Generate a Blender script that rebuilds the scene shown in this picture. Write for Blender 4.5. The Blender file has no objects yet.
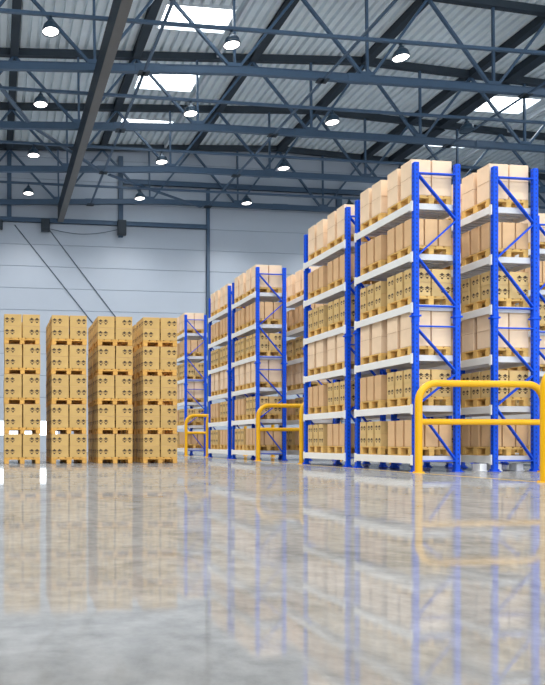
import bpy, math, random
from mathutils import Vector, Matrix
random.seed(7)
scn = bpy.context.scene
COL = scn.collection
# which cartons of each load stand where the photograph (or a step to its side) can see them: one bit per carton
LOADS = {'K000':1495,'K001':1495,'K010':1495,'K011':1495,'K020':1495,'K021':1495,'K030':1495,'K031':1495,'K040':1495,'K041':455,'K100':1495,'K101':1495,'K110':1495,'K111':1495,'K120':1495,'K121':1495,'K130':1495,'K131':1495,'K140':1495,'K141':1367,'K200':1495,'K201':1365,'K210':1495,'K211':1365,'K220':1495,'K221':1365,'K230':1495,'K231':1365,'K240':1495,'K241':1367,'K300':1495,'K301':1365,'K310':1495,'K311':1365,'K320':1495,'K321':1365,'K330':1495,'K331':1365,'K340':1495,'K341':1365,'R10000':79,'R10001':1365,'R10010':1495,'R10011':73,'R10020':119,'R10021':85,'R10030':1495,'R10031':1365,'R10040':79,'R10041':75,'R10050':119,'R10051':85,'R10100':75,'R10101':1365,'R10110':1365,'R10111':73,'R10120':87,'R10121':85,'R10130':1367,'R10131':1365,'R10140':79,'R10141':75,'R10150':85,'R10151':85,'R11000':79,'R11001':1365,'R11010':1495,'R11011':73,'R11020':119,'R11021':85,'R11030':1495,'R11031':1365,'R11040':79,'R11041':73,'R11050':119,'R11051':85,'R11100':73,'R11101':1365,'R11110':1365,'R11111':73,'R11120':85,'R11121':85,'R11130':1365,'R11131':1365,'R11140':73,'R11141':73,'R11150':85,'R11151':85,'R12000':79,'R12001':1365,'R12010':1495,'R12011':73,'R12020':119,'R12021':85,'R12030':1495,'R12031':1365,'R12040':79,'R12041':73,'R12050':119,'R12051':87,'R20000':79,'R20001':65,'R20010':1495,'R20011':73,'R20020':119,'R20021':21,'R20030':1495,'R20031':85,'R20040':79,'R20041':75,'R20050':119,'R20051':21,'R20100':0,'R20101':0,'R20110':0,'R20111':64,'R20120':0,'R20121':0,'R20141':73,'R20151':17,'R21000':72,'R21001':1365,'R21010':1367,'R21011':73,'R21020':87,'R21021':85,'R21030':1495,'R21031':1365,'R21040':79,'R21041':73,'R21050':119,'R21051':85,'R30100':7,'R30101':0,'R30110':215,'R30120':119,'R30121':5,'R30130':1495,'R30140':79,'R30150':119}

# ------------------------------------------------------------------ materials
def new_mat(name):
    m = bpy.data.materials.new(name); m.use_nodes = True
    nt = m.node_tree; nt.nodes.clear()
    out = nt.nodes.new('ShaderNodeOutputMaterial')
    return m, nt, out

def mat(name, col, rough=.6, metal=0., var=.0, scale=4., bump=0., spec=.5, stretch=None):
    m, nt, out = new_mat(name)
    b = nt.nodes.new('ShaderNodeBsdfPrincipled')
    b.inputs['Base Color'].default_value = (*col, 1)
    b.inputs['Roughness'].default_value = rough
    b.inputs['Metallic'].default_value = metal
    b.inputs['Specular IOR Level'].default_value = spec
    nt.links.new(b.outputs[0], out.inputs[0])
    if var or bump:
        tc = nt.nodes.new('ShaderNodeTexCoord')
        mp = nt.nodes.new('ShaderNodeMapping')
        if stretch: mp.inputs['Scale'].default_value = stretch
        nt.links.new(tc.outputs['Object'], mp.inputs[0])
        n = nt.nodes.new('ShaderNodeTexNoise')
        n.inputs['Scale'].default_value = scale; n.inputs['Detail'].default_value = 5
        nt.links.new(mp.outputs[0], n.inputs['Vector'])
        if var:
            r = nt.nodes.new('ShaderNodeMapRange')
            r.inputs['From Min'].default_value = .3; r.inputs['From Max'].default_value = .7
            r.inputs['To Min'].default_value = 1 - var; r.inputs['To Max'].default_value = 1 + var
            nt.links.new(n.outputs['Fac'], r.inputs['Value'])
            oi = nt.nodes.new('ShaderNodeObjectInfo')
            r2 = nt.nodes.new('ShaderNodeMapRange')
            r2.inputs['To Min'].default_value = 1 - var * .8; r2.inputs['To Max'].default_value = 1 + var * .5
            nt.links.new(oi.outputs['Random'], r2.inputs['Value'])
            mu = nt.nodes.new('ShaderNodeMath'); mu.operation = 'MULTIPLY'
            nt.links.new(r.outputs[0], mu.inputs[0]); nt.links.new(r2.outputs[0], mu.inputs[1])
            vm = nt.nodes.new('ShaderNodeVectorMath'); vm.operation = 'SCALE'
            vm.inputs[0].default_value = col
            nt.links.new(mu.outputs[0], vm.inputs['Scale'])
            nt.links.new(vm.outputs[0], b.inputs['Base Color'])
        if bump:
            bp = nt.nodes.new('ShaderNodeBump'); bp.inputs['Strength'].default_value = bump
            bp.inputs['Distance'].default_value = .01
            nt.links.new(n.outputs['Fac'], bp.inputs['Height'])
            nt.links.new(bp.outputs[0], b.inputs['Normal'])
    return m

def emit(name, col, strength):
    m, nt, out = new_mat(name)
    e = nt.nodes.new('ShaderNodeEmission')
    e.inputs[0].default_value = (*col, 1); e.inputs[1].default_value = strength
    nt.links.new(e.outputs[0], out.inputs[0])
    return m

M = {
 'plain':  mat('pale_cardboard', (.84, .63, .43), .75, var=.05, scale=3, spec=.2),
 'tall':   mat('tan_cardboard', (.70, .45, .24), .75, var=.06, scale=3, spec=.2),
 'print':  mat('kraft_cardboard', (.66, .46, .20), .75, var=.05, scale=3, spec=.2),
 'kraft':  mat('yellow_kraft_cardboard', (.56, .365, .135), .75, var=.05, scale=3, spec=.2),
 'ink':    mat('dark_ink', (.06, .035, .02), .8),
 'tape':   mat('paper_tape', (.62, .36, .19), .5),
 'crease': mat('cut_edge_brown', (.35, .18, .08), .8),
 'wood':   mat('pallet_pine', (.74, .46, .145), .7, var=.12, scale=6, stretch=(1, 6, 6), spec=.25),
 'wood2':  mat('stack_pallet_pine', (.66, .36, .09), .7, var=.12, scale=6, stretch=(1, 6, 6), spec=.25),
 'blue':   mat('rack_blue_paint', (0.0, .075, .66), .45, var=.04, scale=2, spec=.22),
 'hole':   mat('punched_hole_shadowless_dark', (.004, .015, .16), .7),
 'beam':   mat('pale_grey_beam_paint', (.80, .79, .75), .4, var=.02, scale=2),
 'deck':   mat('galvanised_deck', (.62, .62, .63), .5, metal=.0, var=.03, scale=3),
 'yellow': mat('guard_yellow_paint', (.76, .395, .001), .38, var=.03, scale=3, spec=.35),
 'ylw':    mat('floor_line_yellow', (.70, .42, .05), .35, var=.15, scale=8),
 'steel':  mat('slate_blue_steel_paint', (.052, .098, .165), .42, var=.06, scale=1.5),
 'steel2': mat('dark_steel_paint_and_shade', (.020, .032, .046), .5, var=.08, scale=1.5),
 'girder': mat('warm_grey_girder_paint', (.12, .12, .118), .5, var=.05, scale=1.5),
 'roof':   mat('galvanised_roof_sheet', (.80, .89, .94), .42, metal=.05, var=.05, scale=.8),
 'wall':   mat('blue_grey_wall_panel', (.43, .485, .56), .45, var=.02, scale=.4),
 'seam':   mat('panel_joint_grey', (.27, .32, .40), .6),
 'shade':  mat('lamp_shade_grey', (.035, .07, .11), .35, metal=.3),
 'white':  mat('white_painted_block', (.93, .93, .93), .5),
 'cable':  mat('dark_wire_rope', (.06, .09, .13), .5),
 'sky':    emit('skylight_daylight', (.90, .97, 1.0), 7.0),
 'win':    emit('window_daylight', (.88, .95, 1.0), 5.0),
 'lens':   emit('lamp_glow', (1.0, .93, .88), 7.0),
 'frame':  mat('skylight_frame_white', (.7, .75, .8), .4),
}
# polished concrete floor
def floor_mat():
    m, nt, out = new_mat('polished_concrete')
    b = nt.nodes.new('ShaderNodeBsdfDiffuse'); gl = nt.nodes.new('ShaderNodeBsdfGlossy'); ms = nt.nodes.new('ShaderNodeMixShader')
    fr = nt.nodes.new('ShaderNodeFresnel'); fr.inputs[0].default_value = 1.4
    fm = nt.nodes.new('ShaderNodeMapRange'); fm.inputs['To Min'].default_value = .20; fm.inputs['To Max'].default_value = .46
    nt.links.new(fr.outputs[0], fm.inputs['Value']); nt.links.new(fm.outputs[0], ms.inputs[0])
    nt.links.new(b.outputs[0], ms.inputs[1]); nt.links.new(gl.outputs[0], ms.inputs[2]); nt.links.new(ms.outputs[0], out.inputs[0])
    gl.inputs['Color'].default_value = (1, 1, 1, 1)
    tc = nt.nodes.new('ShaderNodeTexCoord')
    def noise(s, d, r=.6, dist=0):
        n = nt.nodes.new('ShaderNodeTexNoise')
        n.inputs['Scale'].default_value = s; n.inputs['Detail'].default_value = d
        n.inputs['Roughness'].default_value = r; n.inputs['Distortion'].default_value = dist
        nt.links.new(tc.outputs['Object'], n.inputs['Vector']); return n
    n1 = noise(.8, 10, .72, .8); n2 = noise(6, 6); n3 = noise(1.3, 8, .65, 1.2)
    cr = nt.nodes.new('ShaderNodeValToRGB')
    cr.color_ramp.elements[0].position = .36; cr.color_ramp.elements[0].color = (.165, .163, .155, 1)
    cr.color_ramp.elements[1].position = .66; cr.color_ramp.elements[1].color = (.325, .318, .305, 1)
    mx = nt.nodes.new('ShaderNodeMix'); mx.data_type = 'FLOAT'
    mx.inputs[0].default_value = .42
    nt.links.new(n1.outputs['Fac'], mx.inputs[2]); nt.links.new(n2.outputs['Fac'], mx.inputs[3])
    nt.links.new(mx.outputs[0], cr.inputs[0])
    nt.links.new(cr.outputs[0], b.inputs['Color'])
    rr = nt.nodes.new('ShaderNodeMapRange')
    rr.inputs['From Min'].default_value = .3; rr.inputs['From Max'].default_value = .7
    rr.inputs['To Min'].default_value = .02; rr.inputs['To Max'].default_value = .065
    nt.links.new(n3.outputs['Fac'], rr.inputs['Value'])
    nt.links.new(rr.outputs[0], gl.inputs['Roughness'])
    bp = nt.nodes.new('ShaderNodeBump'); bp.inputs['Strength'].default_value = .03; bp.inputs['Distance'].default_value = .01
    nt.links.new(n3.outputs['Fac'], bp.inputs['Height']); nt.links.new(bp.outputs[0], gl.inputs['Normal'])
    return m
M['floor'] = floor_mat()

# ------------------------------------------------------------------ mesh builder
class MB:
    def __init__(s): s.v = []; s.f = []; s.m = []; s.sm = []; s.cur = 0
    def add(s, vs, fs, smooth=False):
        o = len(s.v); s.v += [tuple(p) for p in vs]
        for f in fs: s.f.append([i + o for i in f]); s.m.append(s.cur); s.sm.append(smooth)
    def box(s, x0, x1, y0, y1, z0, z1):
        s.add([(x, y, z) for z in (z0, z1) for y in (y0, y1) for x in (x0, x1)],
              [(0,2,3,1),(4,5,7,6),(0,1,5,4),(2,6,7,3),(0,4,6,2),(1,3,7,5)])
    def bbox(s, x0, x1, y0, y1, z0, z1, b):      # box with chamfered vertical+horizontal edges
        vs = []; idx = {}
        for sx in (0, 1):
            for sy in (0, 1):
                for sz in (0, 1):
                    X = (x0, x1)[sx]; Y = (y0, y1)[sy]; Z = (z0, z1)[sz]
                    bx = b * (1 - 2*sx); by = b * (1 - 2*sy); bz = b * (1 - 2*sz)
                    idx[sx,sy,sz] = len(vs)
                    vs += [(X, Y+by, Z+bz), (X+bx, Y, Z+bz), (X+bx, Y+by, Z)]
        fs = []
        I = lambda a, k: idx[a] + k
        def q(cs, k): fs.append([I(c, k) for c in cs])
        q([(0,0,0),(0,0,1),(0,1,1),(0,1,0)], 0); q([(1,0,0),(1,1,0),(1,1,1),(1,0,1)], 0)
        q([(0,0,0),(1,0,0),(1,0,1),(0,0,1)], 1); q([(0,1,0),(0,1,1),(1,1,1),(1,1,0)], 1)
        q([(0,0,0),(0,1,0),(1,1,0),(1,0,0)], 2); q([(0,0,1),(1,0,1),(1,1,1),(0,1,1)], 2)
        for (a, c, k, l) in [((0,0,0),(0,0,1),0,1),((1,0,0),(1,0,1),1,0),((0,1,0),(0,1,1),1,0),((1,1,0),(1,1,1),0,1),
                             ((0,0,0),(0,1,0),2,0),((1,0,0),(1,1,0),0,2),((0,0,1),(0,1,1),0,2),((1,0,1),(1,1,1),2,0),
                             ((0,0,0),(1,0,0),1,2),((0,1,0),(1,1,0),2,1),((0,0,1),(1,0,1),2,1),((0,1,1),(1,1,1),1,2)]:
            fs.append([I(a,k), I(a,l), I(c,l), I(c,k)])
        for c in idx: fs.append([I(c,0), I(c,1), I(c,2)])
        s.add(vs, fs)
    def bar(s, a, b, w, h, up=(0,0,1)):           # rectangular bar from a to b
        a = Vector(a); b = Vector(b); d = (b - a).normalized(); u = Vector(up)
        if abs(d.dot(u)) > .98: u = Vector((0, 1, 0))
        r = d.cross(u).normalized(); u = r.cross(d).normalized()
        vs = [p + r*i*w/2 + u*j*h/2 for p in (a, b) for j in (-1, 1) for i in (-1, 1)]
        s.add(vs, [(0,1,3,2),(4,6,7,5),(0,4,5,1),(2,3,7,6),(0,2,6,4),(1,5,7,3)])
    def tube(s, pts, r, n=12, cap=True):
        pts = [Vector(p) for p in pts]; rings = []
        up = Vector((0, 1, 0))
        for i, p in enumerate(pts):
            d = ((pts[min(i+1, len(pts)-1)] - pts[max(i-1, 0)])).normalized()
            u = up if abs(d.dot(up)) < .98 else Vector((0, 0, 1))
            r1 = d.cross(u).normalized(); u1 = r1.cross(d).normalized()
            rings.append([p + r1*r*math.cos(t) + u1*r*math.sin(t) for t in [2*math.pi*k/n for k in range(n)]])
        vs = [v for ring in rings for v in ring]; fs = []
        for i in range(len(rings) - 1):
            for k in range(n): fs.append([i*n+k, i*n+(k+1)%n, (i+1)*n+(k+1)%n, (i+1)*n+k])
        s.add(vs, fs, True)
        if cap:
            s.add(rings[0], [list(range(n))[::-1]]); s.add(rings[-1], [list(range(n))])
    def lathe(s, prof, n=24):                       # (r, z) profile
        vs = [(r*math.cos(2*math.pi*k/n), r*math.sin(2*math.pi*k/n), z) for r, z in prof for k in range(n)]
        fs = [[i*n+k, i*n+(k+1)%n, (i+1)*n+(k+1)%n, (i+1)*n+k] for i in range(len(prof)-1) for k in range(n)]
        s.add(vs, fs, True)
    def poly(s, pts): s.add(pts, [list(range(len(pts)))])
    def data(s, name, mats):
        me = bpy.data.meshes.new(name); me.from_pydata(s.v, [], s.f)
        for m in mats: me.materials.append(m)
        me.polygons.foreach_set('material_index', s.m)
        me.polygons.foreach_set('use_smooth', s.sm)
        me.update(); return me

def obj(name, data, parent=None, loc=(0,0,0)):
    o = bpy.data.objects.new(name, data); COL.objects.link(o)
    o.location = loc
    if parent: o.parent = parent
    return o
def build(mb, name, mats, parent=None, loc=(0,0,0)):
    if not isinstance(mats, (list, tuple)): mats = [mats]
    return obj(name, mb.data(name, mats), parent, loc)
def tag(o, label=None, cat=None, group=None, kind=None):
    if label: o['label'] = label
    if cat: o['category'] = cat
    if group: o['group'] = group
    if kind: o['kind'] = kind
    return o
def copy_tree(o, parent=None):
    c = o.copy(); COL.objects.link(c)
    if parent is not None: c.parent = parent
    for ch in o.children: copy_tree(ch, c)
    return c

# ------------------------------------------------------------------ the hall
WALL_Y = 53.3
XL, XR, YB = -32, 76, -26
f = MB(); f.box(XL, XR, YB, WALL_Y, -.2, 0)
tag(build(f, 'floor', M['floor']), kind='structure')

# back wall: horizontal sandwich panels with recessed joints, an opening for the ribbon window
ZT = 27.4; WX0, WX1, WZ0, WZ1 = -14.0, 5.3, 1.36, 2.62
w = MB()
lev = [0.0, 1.36, 2.62]
z = 4.53
while z < ZT - .5: lev.append(z); z += 1.82
lev.append(ZT)
for a, b in zip(lev[:-1], lev[1:]):
    g = .022
    if (a, b) == (WZ0, WZ1):
        w.cur = 0
        w.bbox(XL, WX0, WALL_Y, WALL_Y+.3, a+g, b-g, .02); w.bbox(WX1, XR, WALL_Y, WALL_Y+.3, a+g, b-g, .02)
    else:
        w.cur = 0; w.bbox(XL, XR, WALL_Y, WALL_Y+.3, a + (g if a else 0), b-g, .02)
    w.cur = 1
    if b != ZT:
        w.box(XL, XR, WALL_Y+.03, WALL_Y+.3, b-g, b+g)
tag(build(w, 'wall_back', [M['wall'], M['seam']]), kind='structure')
for nm, xa, xb in (('wall_left', XL-.3, XL), ('wall_right', XR, XR+.3)):
    w = MB()
    for a, b in zip(lev[:-1], lev[1:]):
        w.cur = 0; w.bbox(xa, xb, YB, WALL_Y+.3, a+(.022 if a else 0), b-.022, .02)
        w.cur = 1
        if b != ZT: w.box(xa+.03, xb-.03, YB, WALL_Y+.3, b-.022, b+.022)
    tag(build(w, nm, [M['wall'], M['seam']]), kind='structure')
wn = tag(bpy.data.objects.new('window_1', None), kind='structure'); COL.objects.link(wn)
p = MB(); p.box(WX0+.05, WX1-.05, WALL_Y+.12, WALL_Y+.16, WZ0+.05, WZ1-.05); build(p, 'pane', M['win'], wn)
p = MB()
for (x0, x1, z0, z1) in [(WX0, WX1, WZ0-.02, WZ0+.06), (WX0, WX1, WZ1-.06, WZ1+.02), (WX0-.02, WX0+.06, WZ0, WZ1), (WX1-.06, WX1+.02, WZ0, WZ1)]:
    p.box(x0, x1, WALL_Y-.02, WALL_Y+.2, z0, z1)
build(p, 'window_frame', M['frame'], wn)

# corrugated roof deck with holes for the skylights
RIDGE = 24.3
def top_z(x): return 26.10 - .047*abs(x - RIDGE)          # middle of the top chords
def roof_z(x): return top_z(x) + .215
def bot_z(x):                                             # middle of the bottom chords
    return 20.44 + .047*x if x < 13.6 else 21.08 if x < 26 else 21.08 - .008*(x - 26)
SKYX = [(9.6, 13.8), (35.55, 39.3)]
SKYY = [(29.1, 31.1), (35.4, 37.5), (42.0, 44.05), (48.3, 49.7)]
r = MB()
pitch = .60; n = int((XR - XL) / pitch)
prof = []
for i in range(n):
    x = XL + i*pitch
    prof += [(x, 0), (x+.36, 0), (x+.39, .26), (x+.57, .26)]
prof.append((XL + n*pitch, 0))
prof = [(x, roof_z(x) + h) for x, h in prof]
ycuts = [YB]
for a, b in SKYY: ycuts += [a, b]
ycuts.append(WALL_Y)
for j in range(len(ycuts) - 1):
    y0, y1 = ycuts[j], ycuts[j+1]; hole = j % 2 == 1
    vs = []; fs = []
    for (x, zz) in prof: vs += [(x, y0, zz), (x, y1, zz)]
    for i in range(len(prof) - 1):
        xm = (prof[i][0] + prof[i+1][0]) / 2
        if hole and any(a < xm < b for a, b in SKYX): continue
        fs.append([2*i, 2*i+1, 2*i+3, 2*i+2])
    r.add(vs, fs)
for (a, b) in ((XL, RIDGE), (RIDGE, XR)):
    r.add([(a, YB, roof_z(a)+.7), (b, YB, roof_z(b)+.7), (b, WALL_Y+.3, roof_z(b)+.7), (a, WALL_Y+.3, roof_z(a)+.7)], [(0,1,2,3)])
tag(build(r, 'ceiling', M['roof']), kind='structure')
k = 2
for (a, b) in SKYX:
    ROOF = roof_z((a+b)/2)
    for (c, d) in SKYY:
        e = bpy.data.objects.new('window_%d' % k, None); COL.objects.link(e); tag(e, kind='structure'); k += 1
        p = MB(); p.box(a+.02, b-.02, c+.02, d-.02, ROOF+.34, ROOF+.38); build(p, 'skylight_pane', M['sky'], e)
        p = MB(); t = .06
        p.box(a-t, b+t, c-t, c, ROOF-.12, ROOF+.5); p.box(a-t, b+t, d, d+t, ROOF-.12, ROOF+.5)
        p.box(a-t, a, c, d, ROOF-.12, ROOF+.5); p.box(b, b+t, c, d, ROOF-.12, ROOF+.5)
        build(p, 'skylight_curb', M['frame'], e)

# ------------------------------------------------------------------ roof steel
TOPX = [1.25 + 7.7*i for i in range(-4, 10)]
BOTX = [5.3 + 7.7*i for i in range(-4, 9)]
ZB0, ZB1 = 20.22, 20.60
ordw = {29: 'ahead', }
truss_names = [(27.0, None), (33.6, 'slate blue Warren roof truss nearest the camera, crossing above the skylight gap'),
               (39.95, 'slate blue Warren roof truss second from the camera under the corrugated roof'),
               (46.35, 'slate blue Warren roof truss third from the camera, next to the wall truss'),
               (52.75, 'slate blue Warren roof truss hard against the far panelled wall')]
def make_truss(Y, label):
    t = bpy.data.objects.new('roof_truss', None); COL.objects.link(t); t.location = (0, Y, 20)
    tag(t, label, 'truss', 'roof trusses spanning the hall')
    x0, x1 = XL+1, XR-1
    def run(mb, xs, zf, w, z0, z1):
        for a, b in zip(xs[:-1], xs[1:]):
            mb.add([(x, y, zf(x)-20+z) for x in (a, b) for y in (-w, w) for z in (z0, z1)],
                   [(0,1,3,2),(4,6,7,5),(0,4,5,1),(2,3,7,6),(0,2,6,4),(1,5,7,3)])
    c = MB(); run(c, [x0, RIDGE, x1], top_z, .16, -.21, .21); build(c, 'top_chord', M['steel2'], t)
    c = MB(); bx_ = [x0, 13.599, 13.6, 26, x1]
    run(c, bx_, bot_z, .09, -.18, .18); run(c, bx_, bot_z, .12, -.21, -.17); run(c, bx_, bot_z, .12, .17, .21); build(c, 'bottom_chord', M['steel'], t)
    for bx in BOTX:
        zb = bot_z(bx) - 20 + .20
        for tx in TOPX:
            if abs(tx - bx) < 4.6:
                c = MB(); c.bar((bx + (.25 if tx > bx else -.25), 0, zb), (tx, 0, top_z(tx)-20-.19), .145, .145, (0,1,0)); build(c, 'diagonal_brace', M['steel'], t)
        c = MB(); c.bar((bx, 0, zb), (bx-.05, 0, top_z(bx)-20-.19), .13, .13); build(c, 'vertical_brace', M['steel'], t)
        c = MB(); c.box(bx-.40, bx+.40, -.10, .10, zb, zb+.19); build(c, 'gusset_plate', M['steel'], t)
    for sx in (6.6, 18.6, 31.5) if Y < 50 else (22.9, 6.6):
        c = MB(); run(c, [sx+.9, sx+2.2], bot_z, .135, -.23, .23); build(c, 'splice_sleeve', M['steel'], t)
    return t
for Y, lab in truss_names:
    if lab: make_truss(Y, lab)

girder_words = ['second', 'third', 'fourth', 'fifth', 'sixth', 'seventh', 'eighth', 'ninth', 'tenth', 'eleventh']
gl = {0: 'leftmost dark roof girder running to the far wall above the left lamps',
      1: 'dark roof girder running to the far wall along the left edge of the skylights',
      2: 'dark roof girder running to the far wall above the middle of the picture',
      3: 'dark roof girder running to the far wall over the fourth rack bay from right',
      4: 'rightmost slim dark roof girder running to the far wall'}
SEG = [27.3, 33.6, 39.95, 46.35, 52.75]
def girder(X, hw, label):
    root = bpy.data.objects.new('roof_girder', None); COL.objects.link(root); root.location = (X, 27, roof_z(X-hw if X > RIDGE else X+hw) - .53 - (.03 if hw > .3 else 0))
    tag(root, label, 'girder', 'dark girders under the roof sheet')
    for a, b in zip(SEG[:-1], SEG[1:]):
        g = MB(); y0 = a-27+.165; y1 = b-27-.165
        g.box(-hw, hw, y0, y1, 0, .05); g.box(-hw*.86, hw*.86, y0, y1, .05, .44); g.box(-hw, hw, y0, y1, .44, .497)
        build(g, 'girder_span', M['steel2'], root)
for i in range(0, 5): girder(1.25 + 7.7*i, .25, gl[i])
girder(34.75, .42, 'widest dark roof girder, left of the right-hand skylights')
for X, lab in ((14.3, 'slim pale purlin along the right edge of the left skylights'), (40.3, 'slim pale purlin along the right edge of the right skylights')):
    g = MB(); [g.box(X-.1, X+.1, a+.17, b-.17, roof_z(X)-.30, roof_z(X)-.005) for a, b in zip(SEG[:-1], SEG[1:])]
    tag(build(g, 'roof_purlin', M['frame']), lab, 'purlin', 'pale purlins beside the skylights')

# crane runway girder hung under the bottom chords
g = bpy.data.objects.new('runway_girder', None); COL.objects.link(g); g.location = (5.46, 0, 19.05)
tag(g, 'big warm grey runway girder hung under the trusses, sweeping to the far wall', 'girder')
c = MB(); c.box(-.22, .22, 18, WALL_Y-.46, .05, 1.25); build(c, 'web_box', M['steel2'], g)  # near-black sides: the girder's unlit shade is put into their colour
c = MB(); c.box(-.235, .235, 18, WALL_Y-.46, 0, .05); build(c, 'bottom_flange', M['girder'], g)
c = MB(); c.box(-.235, .235, 18, WALL_Y-.46, 1.25, 1.325); build(c, 'top_flange', M['steel2'], g)
for y in (33.6, 39.95, 46.35, 52.75):
    c = MB(); c.box(-.2, .2, y-.1, y+.085, 1.32, 1.45); build(c, 'hanger_plate', M['steel2'], g)

# mid-bay rods, with the lamps on them
RODY = [29.3, 35.7, 42.1, 48.6]
rl = ['first thin steel rod across the hall carrying the nearest and largest row of lamps', 'second thin steel rod across the hall carrying the second row of lamps',
      'third thin steel rod across the hall carrying the third row of lamps', 'last thin steel rod across the hall carrying the lamps by the wall']
for Y, lab in zip(RODY, rl):
    g = MB(); g.box(XL+1, XR-1, Y-.07, Y+.07, 20.38, 20.52)
    tag(build(g, 'lamp_rod', M['steel']), lab, 'rod', 'thin rods between the trusses')

# longitudinal ties and plan bracing at bottom chord level
CH = [33.6, 39.95, 46.35, 52.75]
for X, lab in ((7.95, 'slim tie running to the far wall just right of the runway girder'),
               (18.05, 'slim tie running to the far wall over the middle of the hall'),
               (30.4, 'slim tie running to the far wall over the right-hand racks')):
    t = bpy.data.objects.new('bottom_tie', None); COL.objects.link(t); t.location = (X, 27, bot_z(X) - .21 - .10)
    tag(t, lab, 'tie bar', 'slim ties under the trusses')
    c = MB(); c.box(-.08, .08, -3, 25.4, .03, .10); build(c, 'bar', M['steel'], t)
    for y in CH:
        c = MB(); c.box(-.30, .30, y-27-.22, y-27+.22, -.0+.03, .098); build(c, 'clip', M['steel2'], t)
nodes = [(-3.5, 27.0), (-.7, 33.6), (2.28, 39.95), (7.9, 46.35), (17.6, 52.4)]
pb = ['slate plan brace in the upper left corner nearest the camera', 'slate plan brace ending at the second truss near the left edge',
      'slate plan brace crossing above the runway girder', 'long slate plan brace slanting right to the top of the tall wall column']
for a, b, lab in zip(nodes[:-1], nodes[1:], pb):
    va, vb_ = Vector((a[0], a[1], 20.575)), Vector((b[0], b[1], 20.575)); d_ = (vb_ - va).normalized()
    c = MB(); c.bar(va + d_*.6, vb_ - d_*.38, .24, .09)
    tag(build(c, 'plan_brace', M['steel']), lab, 'brace', 'plan braces under the trusses')

# wall steel
def column(X, z0, z1, wd, label):
    g = MB(); g.box(X-wd/2, X+wd/2, WALL_Y-.24, WALL_Y-.19, z0, z1); g.box(X-.04, X+.04, WALL_Y-.2, WALL_Y-.05, z0, z1); g.box(X-wd/2, X+wd/2, WALL_Y-.06, WALL_Y-.002, z0, z1)
    return tag(build(g, 'wall_column', M['steel']), label, 'column', 'steel columns on the far wall')
column(1.25, 19.36, 24.9, .36, 'short hanging wall post at the far left under the roof')
column(10.6, 18.1, 24.9, .40, 'short hanging wall post between the runway girder and the tall column')
column(18.22, 0, 22.48, .26, 'tall dark column on the far wall running down behind the racks')
column(30.1, 0, 22.48, .5, 'dark column on the far wall seen just above the middle rack boxes')
def rail(x0, x1, z0, z1, y0, label):
    g = MB(); g.box(x0, x1, y0, y0+.12, z0, z1); g.box(x0, x1, y0-.05, y0+.17, z0, z0+.05); g.box(x0, x1, y0-.05, y0+.17, z1-.05, z1)
    return tag(build(g, 'wall_rail', M['steel']), label, 'rail', 'horizontal steel rails on the far wall')
rail(-14, 18.05, 18.98, 19.34, WALL_Y-.45, 'lower horizontal wall rail from the left edge to the tall column')
rail(10.8, 46, 22.5, 22.9, WALL_Y-.45, 'upper horizontal wall rail running right from above the tall column')
for X, z0, z1, lab in ((.35, 18.2, 18.98, 'dark steel clamp box under the wall rail at the left edge'),
                       (4.2, 18.15, 19.2, 'dark steel clamp box on the wall rail left of the runway girder'),
                       (10.6, 18.1, 19.36, 'dark steel clamp box on the wall rail right of the runway girder')):
    g = MB(); g.bbox(X-.36, X+.36, WALL_Y-.78, WALL_Y-.5, z0, z1, .03); g.box(X-.22, X+.22, WALL_Y-.84, WALL_Y-.77, z0+.12, z1-.12)
    tag(build(g, 'clamp_box', M['steel2']), lab, 'bracket', 'clamp boxes on the wall rail')
for (x0, zz0, x1, zz1, lab) in ((1.7, 18.82, 13.5, 4.4, 'thin wire brace slanting down the wall from the left edge clamp'),
                                (4.4, 18.75, 15.66, 4.4, 'thin wire brace slanting down the wall from beside the runway girder')):
    g = MB(); g.tube([(x0, WALL_Y-.05, zz0), (x1, WALL_Y-.05, zz1)], .04, 6)
    tag(build(g, 'wire_brace', M['cable']), lab, 'wire', 'wire braces on the far wall')
pts = []
for i in range(13):
    u = i/12; pts.append((4.57 + u*5.66, WALL_Y-.64, 18.4 - .5*math.sin(math.pi*u)*.8 + u*.15))
g = MB(); g.tube(pts, .035, 6)
tag(build(g, 'slack_cable', M['cable']), 'slack cable drooping between two clamp boxes on the wall rail', 'cable')

# ------------------------------------------------------------------ lamps
def make_lamp():
    root = bpy.data.objects.new('hanging_lamp', None); COL.objects.link(root)
    s = MB(); s.lathe([(.0, .68), (.07, .68), (.09, .60), (.14, .57), (.16, .47), (.24, .42), (.33, .32), (.375, .20), (.385, .10), (.405, .09), (.405, .03), (.37, .02), (.37, .08), (.0, .12)], 28)
    build(s, 'lamp_shade', M['shade'], root)
    s = MB(); s.lathe([(.365, .065), (.32, .055), (.22, .045), (.10, .042), (.0, .04)], 28); build(s, 'lens', M['lens'], root)
    s = MB(); s.tube([(0, 0, .66), (0, 0, .74)], .03, 8); s.box(-.05, .05, -.09, .09, .72, .76); build(s, 'hook', M['shade'], root)
    return root
lamp0 = make_lamp(); first = True
LX = [(2.58, 'leftmost'), (11.2, 'second from left'), (19.8, 'third from left'), (28.4, 'fourth from left')]
rowname = ['nearest row', 'second row back', 'third row back', 'last row by the wall']
for j, Y in enumerate(RODY):
    for i, (X, nm) in enumerate(LX):
        if (j == 0 and i == 3) : continue
        l = lamp0 if first else copy_tree(lamp0); first = False
        l.location = (X, Y, 20.38 - .76)
        off = (i == 3 and j == 1)
        if off:
            for ch in l.children:
                if ch.name.startswith('lens'): ch.data = ch.data.copy(); ch.data.materials[0] = M['shade']
        lab = '%s grey dome lamp, %s, %s' % ('unlit' if off else 'glowing', nm, rowname[j])
        tag(l, lab, 'lamp', 'dome lamps hanging from the rods')
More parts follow.
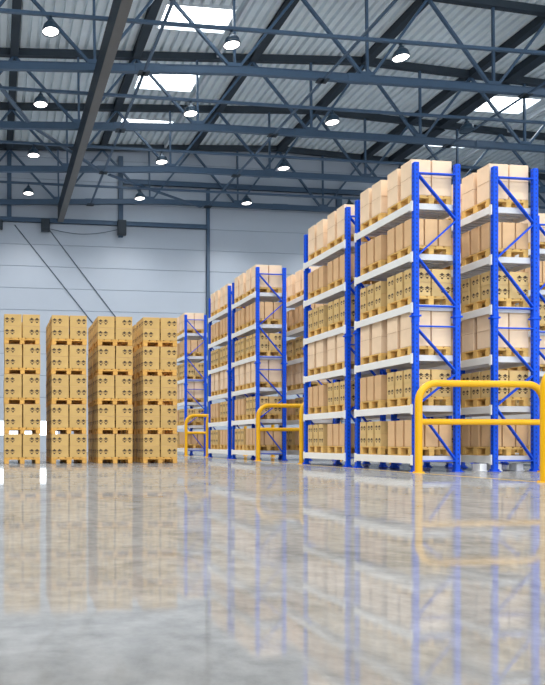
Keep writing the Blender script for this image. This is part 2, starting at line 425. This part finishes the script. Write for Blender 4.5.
def spot(X, Y, Z, W, name='lamp_light'):
    d = bpy.data.lights.new(name, 'SPOT'); d.energy = W; d.spot_size = 2.5; d.spot_blend = .8; d.shadow_soft_size = .35
    d.color = (1, .99, .98)
    o = bpy.data.objects.new(name, d); COL.objects.link(o); o.location = (X, Y, Z)
for Y in [-15.5, -9.1, -2.7, 3.7, 10.1, 16.5, 22.9] + RODY:
    for X in (-6.0, 2.58, 11.2, 19.8, 28.4): spot(X, Y, 19.5, 1500)

# ------------------------------------------------------------------ pallets and cartons
PW, PL = 1.24, 1.11          # pallet width (x) and length (y)
PH = {'rack': .255, 'stack': .215}
def pallet_meshes(wood, ph):
    deck = MB(); nb = 5; bw = .212; gap = (PW - nb*bw) / (nb - 1)
    z1 = ph - .034; z2 = z1 - .042
    for i in range(nb): deck.bbox(i*(bw+gap), i*(bw+gap)+bw, 0, PL, z1, ph, .004)
    cross = []
    for y in (0, PL/2-.07, PL-.14):
        c = MB(); c.bbox(0, PW, y, y+.14, z2, z1, .004); cross.append(c)
    blocks = []
    for x in (0, PW/2-.08, PW-.16):
        c = MB()
        for y in (0, PL/2-.08, PL-.16): c.bbox(x, x+.16, y, y+.16, .022, z2, .005)
        c.bbox(x+.005, x+.155, 0, PL, 0, .022, .003)
        blocks.append(c)
    whole = MB()
    for c in [deck] + cross + blocks:
        whole.add(c.v, c.f)
    return (deck.data('top_deck', [wood]), [c.data('cross_board', [wood]) for c in cross], [c.data('block_runner', [wood]) for c in blocks], whole.data('wooden_pallet', [wood]))
PM = {'rack': pallet_meshes(M['wood'], .255), 'stack': pallet_meshes(M['wood2'], .215)}
def make_pallet(kind, detailed):
    dk, cr, bl, wh = PM[kind]
    if not detailed: return obj('wooden_pallet', wh)
    root = bpy.data.objects.new('wooden_pallet', None); COL.objects.link(root)
    obj('top_deck', dk, root)
    for c in cr: obj('cross_board', c, root)
    for c in bl: obj('block_runner', c, root)
    return root
def icon(mb, cx, cz, s, P):           # four-part handling mark: two dots over an arrow, small bars; P maps (u, v) to 3-D
    def pg(pts): mb.poly([P(cx + a*s, cz + b*s) for a, b in pts])
    # umbrella / arrow mark
    pg([(-.5,.12),(0,.5),(.5,.12),(.18,.12),(.18,.02),(-.18,.02),(-.18,.12)])
    pg([(-.42,-.12),(-.12,-.12),(-.12,-.02),(-.42,-.02)]); pg([(.12,-.12),(.42,-.12),(.42,-.02),(.12,-.02)])
    # goblet mark
    pg([(-.24,-.22),(-.12,-.48),(.12,-.48),(.24,-.22)]); 
def carton_mesh(kind, dx, dy, dz, card, side):
    b = MB(); g = .006
    b.bbox(0, dx, 0, dy, 0, dz, g)
    F = lambda u, v: (u, -.0015, v)            # near face
    Lf = lambda u, v: (-.0015, dy-u, v)        # left face
    if kind == 'print':
        b.cur = 1
        base = .24 if side == 'L' else .60
        for k2 in (0, 1):
            sz = .185
            icon(b, dx*base + (k2-.25)*.185, dz*.50, sz, F)
            icon(b, dy*.32 + k2*.15, dz*.50, sz*.8, Lf)
        b.cur = 2
        b.poly([F(.012, dz-.012), F(.012, dz-.004), F(dx-.012, dz-.004), F(dx-.012, dz-.012)])
        b.poly([(dx/2-.03, .01, dz+.001), (dx/2+.03, .01, dz+.001), (dx/2+.03, dy-.01, dz+.001), (dx/2-.03, dy-.01, dz+.001)])
    else:
        b.cur = 2
        b.poly([(dx/2-.03, .01, dz+.001), (dx/2+.03, .01, dz+.001), (dx/2+.03, dy-.01, dz+.001), (dx/2-.03, dy-.01, dz+.001)])
        b.cur = 1
        for Q, L in ((F, dx), (Lf, dy)):
            b.poly([Q(.01, .006), Q(.01, .012), Q(L-.01, .012), Q(L-.01, .006)][::-1])
    return b.data(kind + '_carton', [card, M['ink'] if kind == 'print' else M['crease'], M['tape']])
GXX = .042
GY = {'P': .15, 'N': .09, 'S': .09, 'K': .07}
NX = {'P': 2, 'N': 3, 'S': 2, 'K': 2}; NY = {'P': 2, 'N': 3, 'S': 3, 'K': 3}
BH = {'P': .505, 'N': .765, 'S': .388, 'K': .403}
BX = {k: (PW - (NX[k]-1)*GXX) / NX[k] for k in NX}; BY = {k: (PL - (NY[k]-1)*GY[k]) / NY[k] for k in NY}
CM = {}
for k_, nm_, mt_ in (('P', 'plain', 'plain'), ('N', 'tall', 'tall'), ('S', 'print', 'print'), ('K', 'print', 'kraft')):
    for sd in 'LR': CM[(k_, sd)] = carton_mesh(nm_, BX[k_], BY[k_], BH[k_], M[mt_], 'R' if k_ == 'S' else sd)
BN = {'P': 'plain_carton', 'N': 'tall_carton', 'S': 'printed_carton', 'K': 'yellow_carton'}
BA = {'P': 'pale carton', 'N': 'tall tan carton', 'S': 'icon-printed carton', 'K': 'yellow icon-printed carton'}
BG = {'P': 'pale plain cartons on the racks', 'N': 'tall tan cartons on the racks', 'S': 'icon-printed cartons on the racks', 'K': 'icon-printed yellow cartons in the floor stacks'}
def cell_words(kind, ix, iy, iz, end_seen):
    ny = 2 if kind == 'P' else 3; nx = 3 if kind == 'N' else 2
    lay = '' if kind == 'N' else ('upper ', 'lower ')[1 - iz]
    if ix == 0:
        w = {0: 'front-left corner', ny-1: 'rearmost left'}.get(iy, 'middle left')
    else:
        w = {nx-1: 'front-right'}.get(ix, 'front-middle')
        if iy: w = 'inner'
    return lay + w
def load(key, X, Y, Z, kind, where, s=1.0, detailed=False, sz=1.0):
    """pallet at (X,Y,Z) with its cartons; key is a tuple that says where it is"""
    code = ''.join(str(k_) for k_ in key); mask = LOADS.get(code)
    if mask is None: return
    p = make_pallet('stack' if kind == 'K' else 'rack', detailed)
    p.location = (X, Y, Z); p.scale = (s, s, s*sz)
    tag(p, 'wooden pallet under %s, %s' % ({'P': 'pale cartons', 'N': 'tall tan cartons', 'S': 'printed cartons', 'K': 'yellow printed cartons'}[kind], where), 'pallet',
            'pallets in the floor stacks' if kind == 'K' else 'pallets on the racks')
    nx, ny, nz = NX[kind], NY[kind], 1 if kind == 'N' else 2
    wx, wy, h = BX[kind], BY[kind], BH[kind]; ph = PH['stack' if kind == 'K' else 'rack']
    for iz in range(nz):
        for iy in range(ny):
            for ix in range(nx):
                rx, ry = random.uniform(-1, 1), random.uniform(-1, 1)
                if not mask >> (ix + nx*(iy + ny*iz)) & 1: continue
                o = obj(BN[kind], CM[(kind, 'L' if ix == 0 else 'R')])
                o.scale = (s, s, s*sz)
                o.location = (X + s*(ix*(wx+GXX) + rx*.003), Y + s*(iy*(wy+GY[kind]) + ry*.003), Z + s*sz*(ph + iz*(h + .001)))
                tag(o, '%s, %s, %s' % (BA[kind], cell_words(kind, ix, iy, iz, True), where), 'box', BG[kind])

# floor stacks: four columns, five tiers, two deep
SS = 1.38 / PW; SZ = 1.014; TIER = 1.027 * SS * SZ
SN = ['leftmost stack', 'second stack', 'third stack', 'rightmost stack']
TN = ['bottom tier', 'second tier up', 'middle tier', 'fourth tier up', 'top tier']
for c, X in enumerate((.40, 2.225, 4.05, 5.86)):
    for t in range(5):
        for rr in (0, 1):
            where = '%s of %s, %s row' % (TN[t], SN[c], ('front', 'back')[rr])
            load(('K', c, t, rr), X + (.0 if not rr else .02) + random.uniform(-.012, .012), 24.87 + rr*1.60, t*TIER, 'K', where, SS, detailed=(rr == 0), sz=SZ)

# ------------------------------------------------------------------ pallet racks
FW, BAY = 1.26, 2.88
LEV = [.45 + 1.432*i for i in range(6)]
RH = 8.72
def upright_mesh():
    m = MB(); a, b = .075, .06
    m.bbox(-a, a, -b, b, .0, RH, .008)
    m.cur = 1
    z = .22
    while z < RH - .08:
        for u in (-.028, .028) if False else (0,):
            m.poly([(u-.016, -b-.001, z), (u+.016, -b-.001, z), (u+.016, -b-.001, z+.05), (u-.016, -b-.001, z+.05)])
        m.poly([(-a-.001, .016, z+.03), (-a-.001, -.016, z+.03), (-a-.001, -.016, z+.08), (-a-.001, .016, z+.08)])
        z += .125
    return m.data('upright', [M['blue'], M['hole']])
def foot_mesh():
    m = MB(); m.bbox(-.13, .13, -.11, .11, 0, .014, .003); m.box(-.1, -.08, -.07, .07, .014, .07); m.box(.08, .1, -.07, .07, .014, .07)
    for x in (-.11, .11): m.box(x-.012, x+.012, -.095, -.07, .014, .03)
    return m.data('foot_plate', [M['blue']])
def splice_mesh():
    m = MB(); m.bbox(-.13, .13, -.085, .085, 4.37, 4.42, .006); m.bbox(-.08, .08, -.065, .065, 4.22, 4.55, .004); return m.data('splice_collar', [M['blue']])
UPM, FTM, SPM = upright_mesh(), foot_mesh(), splice_mesh()
def bar_mesh(name, a, b, w, h, m=None):
    c = MB(); c.bar(a, b, w, h, (0, 1, 0)); return c.data(name, [m or M['blue']])
HZ = [.31, 4.11, 4.68, 8.42]
DG = [(8.40, 7.18), (6.11, 7.10), (6.05, 4.74), (4.03, 2.87), (1.89, 2.76), (1.80, .36)]
BR = [bar_mesh('horizontal_brace', (.06, 0, z), (FW-.06, 0, z), .035, .10) for z in HZ]
for i, (za, zb) in enumerate(DG):
    BR.append(bar_mesh('diagonal_brace', (.06, 0, za), (FW-.06, 0, zb), .035, .095))
def beam_mesh(sgn):
    m = MB(); x0, x1 = (-.112, -.077) if sgn < 0 else (.077, .112)
    m.bbox(x0, x1, .065, BAY-.05, -.215, 0, .006)
    m.bbox(min(x0, x1) - (.008 if sgn < 0 else 0), max(x0, x1) + (.008 if sgn > 0 else 0), -.01, .065, -.26, .03, .004)
    m.bbox(min(x0, x1) - (.008 if sgn < 0 else 0), max(x0, x1) + (.008 if sgn > 0 else 0), BAY-.05, BAY+.02, -.26, .03, .004)
    return m.data('beam', [M['beam']])
BML, BMR = beam_mesh(-1), beam_mesh(1)
def deck_mesh():
    m = MB(); y0, y1 = .075, BAY-.075; n = 12; w = (y1-y0)/n
    for i in range(n):
        a = y0 + i*w
        m.box(-.076, FW+.076, a, a+w-.004, -.02, -.001)
        m.box(-.076, FW+.076, a+w*.35, a+w*.65, -.10, -.02)
    m.box(-.076, FW+.076, y0, y0+.03, -.17, -.02)
    return m.data('shelf_deck', [M['deck']])
DKM = deck_mesh()
def make_rack(X, Y, label):
    root = bpy.data.objects.new('pallet_rack', None); COL.objects.link(root)
    root.location = (X, Y, 0)
    tag(root, label, 'rack', 'blue pallet racks')
    for y in (0, BAY):
        for x in (0, FW):
            u = obj('upright', UPM, root, (x, y, 0))
            obj('foot_plate', FTM, u); obj('splice_collar', SPM, u)
        for me in BR: obj(me.name.split('.')[0], me, root, (0, y, 0))
    for z in LEV:
        obj('beam', BML, root, (0, 0, z)); obj('beam', BMR, root, (FW, 0, z)); obj('shelf_deck', DKM, root, (0, 0, z))
    return root
PAT = [('N', 'S'), ('S', 'N'), ('P', 'P'), ('S', 'S'), ('N', 'N'), ('P', 'P')]     # per level: (near, far)
SHN = ['bottom shelf', 'fifth shelf down', 'fourth shelf down', 'third shelf down', 'second shelf down', 'top shelf']
X1, X2, X3 = 11.79, 14.22, 18.76
G = [16.79, 27.69, 38.59]
STEP = BAY + .60
RACKS = [
 (1, 0, 0, 'nearest front rack', 'tall blue pallet rack with its end frame facing us behind the big yellow guard'),
 (1, 0, 1, 'second front rack', 'blue pallet rack directly behind the nearest front-row rack, left of it in view'),
 (1, 1, 0, 'third front rack', 'blue pallet rack in mid-distance whose end frame stands behind the middle yellow guard'),
 (1, 1, 1, 'fourth front rack', 'blue pallet rack seen edge-on just right of the tall wall column'),
 (1, 2, 0, 'farthest front rack', 'smallest, farthest blue pallet rack beside the carton stacks'),
 (2, 0, 0, 'near rear-row rack', 'blue pallet rack at right with white blocks at its foot, second row'),
 (2, 0, 1, 'hidden rear-row rack', 'blue pallet rack of the second row mostly hidden behind the nearest racks'),
 (2, 1, 0, 'shaded rear-row rack', 'shaded blue pallet rack glimpsed across the aisle between the third and second front racks'),
 (3, 0, 1, 'frame-edge rack', 'blue pallet rack cut off by the right edge of the picture'),
]
for (ln, gi, bi, short, label) in RACKS:
    X = {1: X1, 2: X2, 3: X3}[ln]; Y = G[gi] + bi*STEP
    rk = ('R', ln, gi, bi)
    make_rack(X, Y, label)
    for L in range(6):
        for sl in (0, 1):
            kind = PAT[L][sl]
            where = '%s pallet, %s, %s' % (('near', 'far')[sl], SHN[L], short)
            load(('R', ln, gi, bi, L, sl), X - .03 + random.uniform(-.012, .012), Y + (.145, 1.59)[sl], LEV[L] + .002, kind, where, 1.0,
                 detailed=(ln == 1 and gi == 0))
for X, lab in ((14.04, 'white block left of the right rack foot'), (14.52, 'white block just inside the right rack front foot'), (15.22, 'white block beside the far post of the right rack end')):
    m = MB(); m.bbox(-.11, .11, 0, .3, 0, .212, .01); m.bbox(-.13, .13, -.01, .31, 0, .03, .005)
    tag(build(m, 'support_block', M['white'], None, (X, 17.0 if X > 14.3 else 16.98, 0)), lab, 'block', 'white blocks under the right-hand rack')

# ------------------------------------------------------------------ yellow hoop guards
def make_guard():
    root = bpy.data.objects.new('safety_guard', None); COL.objects.link(root)
    Lg, H, R, r = 3.78, 2.46, .50, .095
    pts = [(0, 0, .01), (0, 0, H-R)]
    for k in range(1, 10):
        a = math.pi/2*k/9; pts.append((R-R*math.cos(a), 0, H-R+R*math.sin(a)))
    for k in range(0, 10):
        a = math.pi/2*k/9; pts.append((Lg-R+R*math.sin(a), 0, H-R+R*math.cos(a)))
    pts.append((Lg, 0, .01))
    m = MB(); m.tube(pts, r, 20); build(m, 'hoop', M['yellow'], root)
    m = MB(); m.tube([(r*.6, 0, 1.40), (Lg-r*.6, 0, 1.40)], r*.88, 16); build(m, 'cross_rail', M['yellow'], root)
    for x in (0, Lg):
        m = MB(); m.lathe([(.0, .022), (.14, .022), (.15, .015), (.15, 0)], 24)
        for a in range(4):
            cx, cy = .12*math.cos(a*math.pi/2+.78), .12*math.sin(a*math.pi/2+.78)
            m.box(cx-.014, cx+.014, cy-.014, cy+.014, .02, .04)
        build(m, 'base_plate', M['yellow'], root, (x, 0, 0))
    return root
g0 = make_guard(); GX = 11.68
gs = [(11.45, 12.14, 'yellow tubular guard cut off by the right edge, its post closest to the camera'),
      (11.56, G[0]-.46, 'largest yellow tubular guard, in front of the nearest rack end'),
      (11.76, G[0]+BAY+STEP+.30, 'yellow tubular guard whose single post stands left of the second front rack'),
      (11.62, G[1]-.46, 'middle yellow tubular guard in front of the third rack end'),
      (11.74, G[1]+BAY+STEP+.30, 'yellow tubular guard post left of the fourth front rack, by the small guard'),
      (11.67, G[2]-.46, 'smallest yellow tubular guard, in front of the farthest rack')]
for i, (x, y, lab) in enumerate(gs):
    q = g0 if i == 0 else copy_tree(g0)
    q.location = (x, y, 0); tag(q, lab, 'guard', 'yellow safety guards at the rack ends')
m = MB(); m.box(11.40, 11.49, 3, 46, .0005, .003)
tag(build(m, 'floor_line', M['ylw']), 'worn yellow line on the floor along the front of the racks', 'floor marking')

# ------------------------------------------------------------------ world
wd = bpy.data.worlds.new('hall_daylight'); scn.world = wd; wd.use_nodes = True
nt = wd.node_tree; nt.nodes.clear()
out = nt.nodes.new('ShaderNodeOutputWorld'); bg = nt.nodes.new('ShaderNodeBackground')
bg.inputs[0].default_value = (.84, .92, 1.0, 1); bg.inputs[1].default_value = 1.9
nt.links.new(bg.outputs[0], out.inputs[0])

# ------------------------------------------------------------------ camera
TH = math.atan(75.66/641)
cam = bpy.data.cameras.new('camera'); co = bpy.data.objects.new('camera', cam); COL.objects.link(co)
cam.sensor_fit = 'AUTO'; cam.sensor_width = 36; cam.lens = 641/685*36
cam.shift_x = (272.5-69.7)/685; cam.shift_y = (441.8-342.5)/685
cam.clip_end = 300
co.location = (0, 0, .851); co.rotation_euler = (math.pi/2, 0, -TH)
scn.camera = co
vs = scn.view_settings
vs.view_transform = 'Standard'; vs.look = 'None'; vs.gamma = 1; vs.exposure = 0.2; vs.use_curve_mapping = False
scn.cycles.max_bounces = 8; scn.cycles.diffuse_bounces = 4
